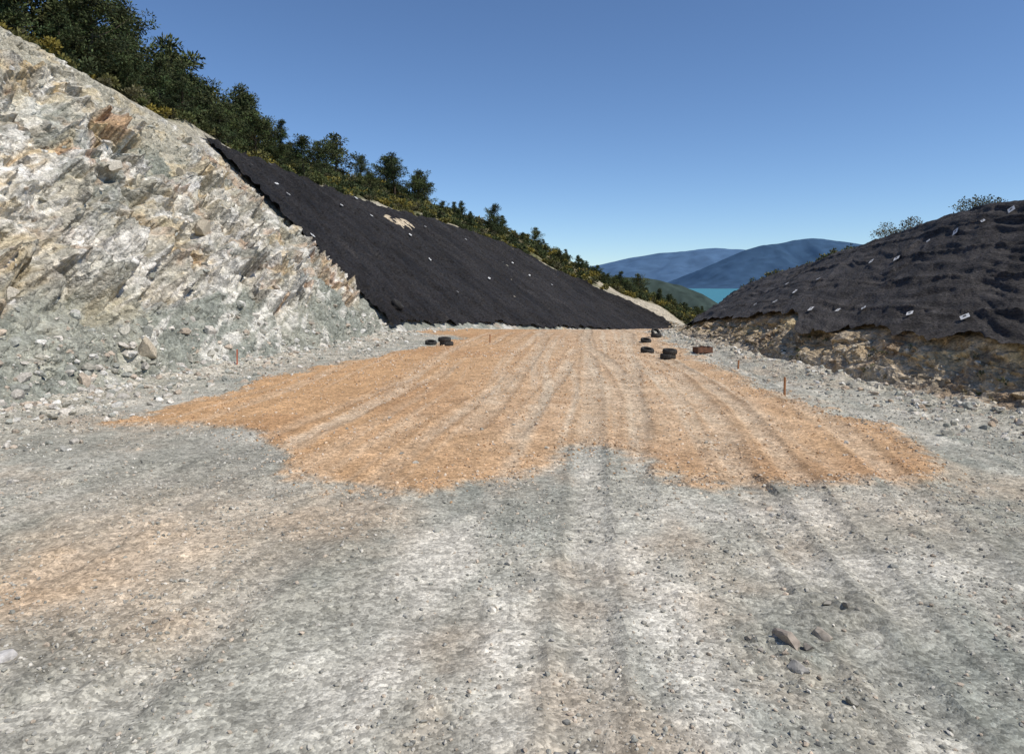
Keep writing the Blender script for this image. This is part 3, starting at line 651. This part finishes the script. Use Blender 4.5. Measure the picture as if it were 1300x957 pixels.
X,Y=P2W(301,468); stake(X,Y,.42,M_REDW); X,Y=P2W(622,436); stake(X,Y,.35,M_WOOD); X,Y=P2W(937,470); stake(X,Y,.25,M_WOOD,.1)
# ------------------------------------------------------------ lake & mountains
m,nt,b=newmat('lake_water'); L=nt.links
tc=N(nt,'ShaderNodeTexCoord'); nz=N(nt,'ShaderNodeTexNoise'); nz.inputs['Scale'].default_value=.02; nz.inputs['Detail'].default_value=5; L.new(tc.outputs['Object'],nz.inputs['Vector'])
cr=N(nt,'ShaderNodeMix',data_type='RGBA'); cr.inputs[6].default_value=(.055,.20,.27,1); cr.inputs[7].default_value=(.085,.27,.33,1); L.new(nz.outputs['Fac'],cr.inputs[0]); L.new(cr.outputs[2],b.inputs['Base Color'])
b.inputs['Roughness'].default_value=.6; b.inputs['Specular IOR Level'].default_value=.08
make_obj('lake',[(-40000,300,-44),(40000,300,-44),(40000,45000,-44),(-40000,45000,-44)],[(0,1,2,3)],m)
def ridge(name,prof,y0,w,col,seed,nz_amp,x0,x1,nxn=260,nyn=50,basez=-46,cv=.3):
    prof=np.array(prof,float); xs=np.linspace(x0,x1,nxn); ys=np.linspace(y0-w,y0+w,nyn)
    Xg,Yg=np.meshgrid(xs,ys,indexing='ij')
    px=650+F*Xg/y0; h=CAMH+(HZ-np.interp(px,prof[:,0],prof[:,1]))/F*y0-basez
    k=np.clip(1-np.abs(Yg-y0)/w,0,1); f=k**.85
    sc=1/(w*.35)
    nn=fbm(Xg*sc*1.3,Yg*sc,seed,6,.55)
    rid=1-np.abs(fbm(Xg*sc*2.2+nn*1.5,Yg*sc*.8,seed+50,5)-.5)*2
    top=(fbm(Xg*sc*5,Yg*0,seed+80,4,.5)-.5)*.035
    Z=basez+h*f*(1+ (nn-.5)*nz_amp*(1-k)*2+(rid-.85)*nz_amp*(1-k)*1.5+top)
    c=np.array(col)[None,None]*(1-cv/2+cv*fbm(Xg*sc*7,Yg*sc*7,seed+90,5,.6))[...,None]
    V=np.stack([Xg,Yg,Z],-1)
    return make_obj(name,V.reshape(-1,3),grid_faces(nxn,nyn),M_FAR,c.reshape(-1,3),True)
ridge('distant_mountain',[(300,362),(600,352),(700,346),(760,336),(800,327),(835,321),(870,318),(905,314),(940,316),(1000,322),(1100,330),(1500,345)],12000,2300,(.082,.148,.25),600,.45,-5000,14000,cv=.5)  # distance haze painted into the blue base colour of both ranges
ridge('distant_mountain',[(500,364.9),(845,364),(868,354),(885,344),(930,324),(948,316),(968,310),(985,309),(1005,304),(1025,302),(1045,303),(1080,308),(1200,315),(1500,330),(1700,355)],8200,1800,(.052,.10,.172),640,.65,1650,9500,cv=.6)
ridge('wooded_ridge',[(560,380),(700,352),(800,351),(830,354),(862,361),(890,372),(908,384),(925,405)],620,150,(.05,.07,.062),680,.5,-120,260,200,60,cv=1.1)
# ------------------------------------------------------------ light
el=math.radians(53); az=math.radians(118)
w=bpy.data.worlds.new('World'); scene.world=w; w.use_nodes=True
bg=w.node_tree.nodes['Background']; sk=w.node_tree.nodes.new('ShaderNodeTexSky'); sk.sky_type='NISHITA'; sk.sun_disc=False
sk.sun_elevation=el; sk.sun_rotation=az; sk.altitude=1500; sk.air_density=.95; sk.dust_density=0; sk.ozone_density=1.6
mt=w.node_tree.nodes.new('ShaderNodeMix'); mt.data_type='RGBA'; mt.blend_type='MULTIPLY'; mt.inputs['Factor'].default_value=1; mt.inputs[7].default_value=(.80,.95,1.12,1)
w.node_tree.links.new(sk.outputs[0],mt.inputs[6]); w.node_tree.links.new(mt.outputs[2],bg.inputs['Color']); bg.inputs['Strength'].default_value=.115
sl=bpy.data.lights.new('sun','SUN'); sl.energy=3.9; sl.angle=math.radians(.5); sl.color=(1,.93,.82)
so=bpy.data.objects.new('sun',sl); scene.collection.objects.link(so)
dv=Vector((math.sin(az)*math.cos(el),math.cos(az)*math.cos(el),math.sin(el))); so.rotation_euler=dv.to_track_quat('Z','Y').to_euler()
scene.view_settings.view_transform='Standard'; scene.view_settings.look='None'; scene.view_settings.exposure=0
cam=bpy.data.cameras.new('camera'); co=bpy.data.objects.new('camera',cam); scene.collection.objects.link(co)
co.location=(0,0,CAMH); co.rotation_euler=(math.pi/2,0,0); cam.sensor_width=36; cam.lens=F/1300*36
cam.shift_y=-(478.5-HZ)/1300; cam.clip_start=.1; cam.clip_end=60000
scene.camera=co
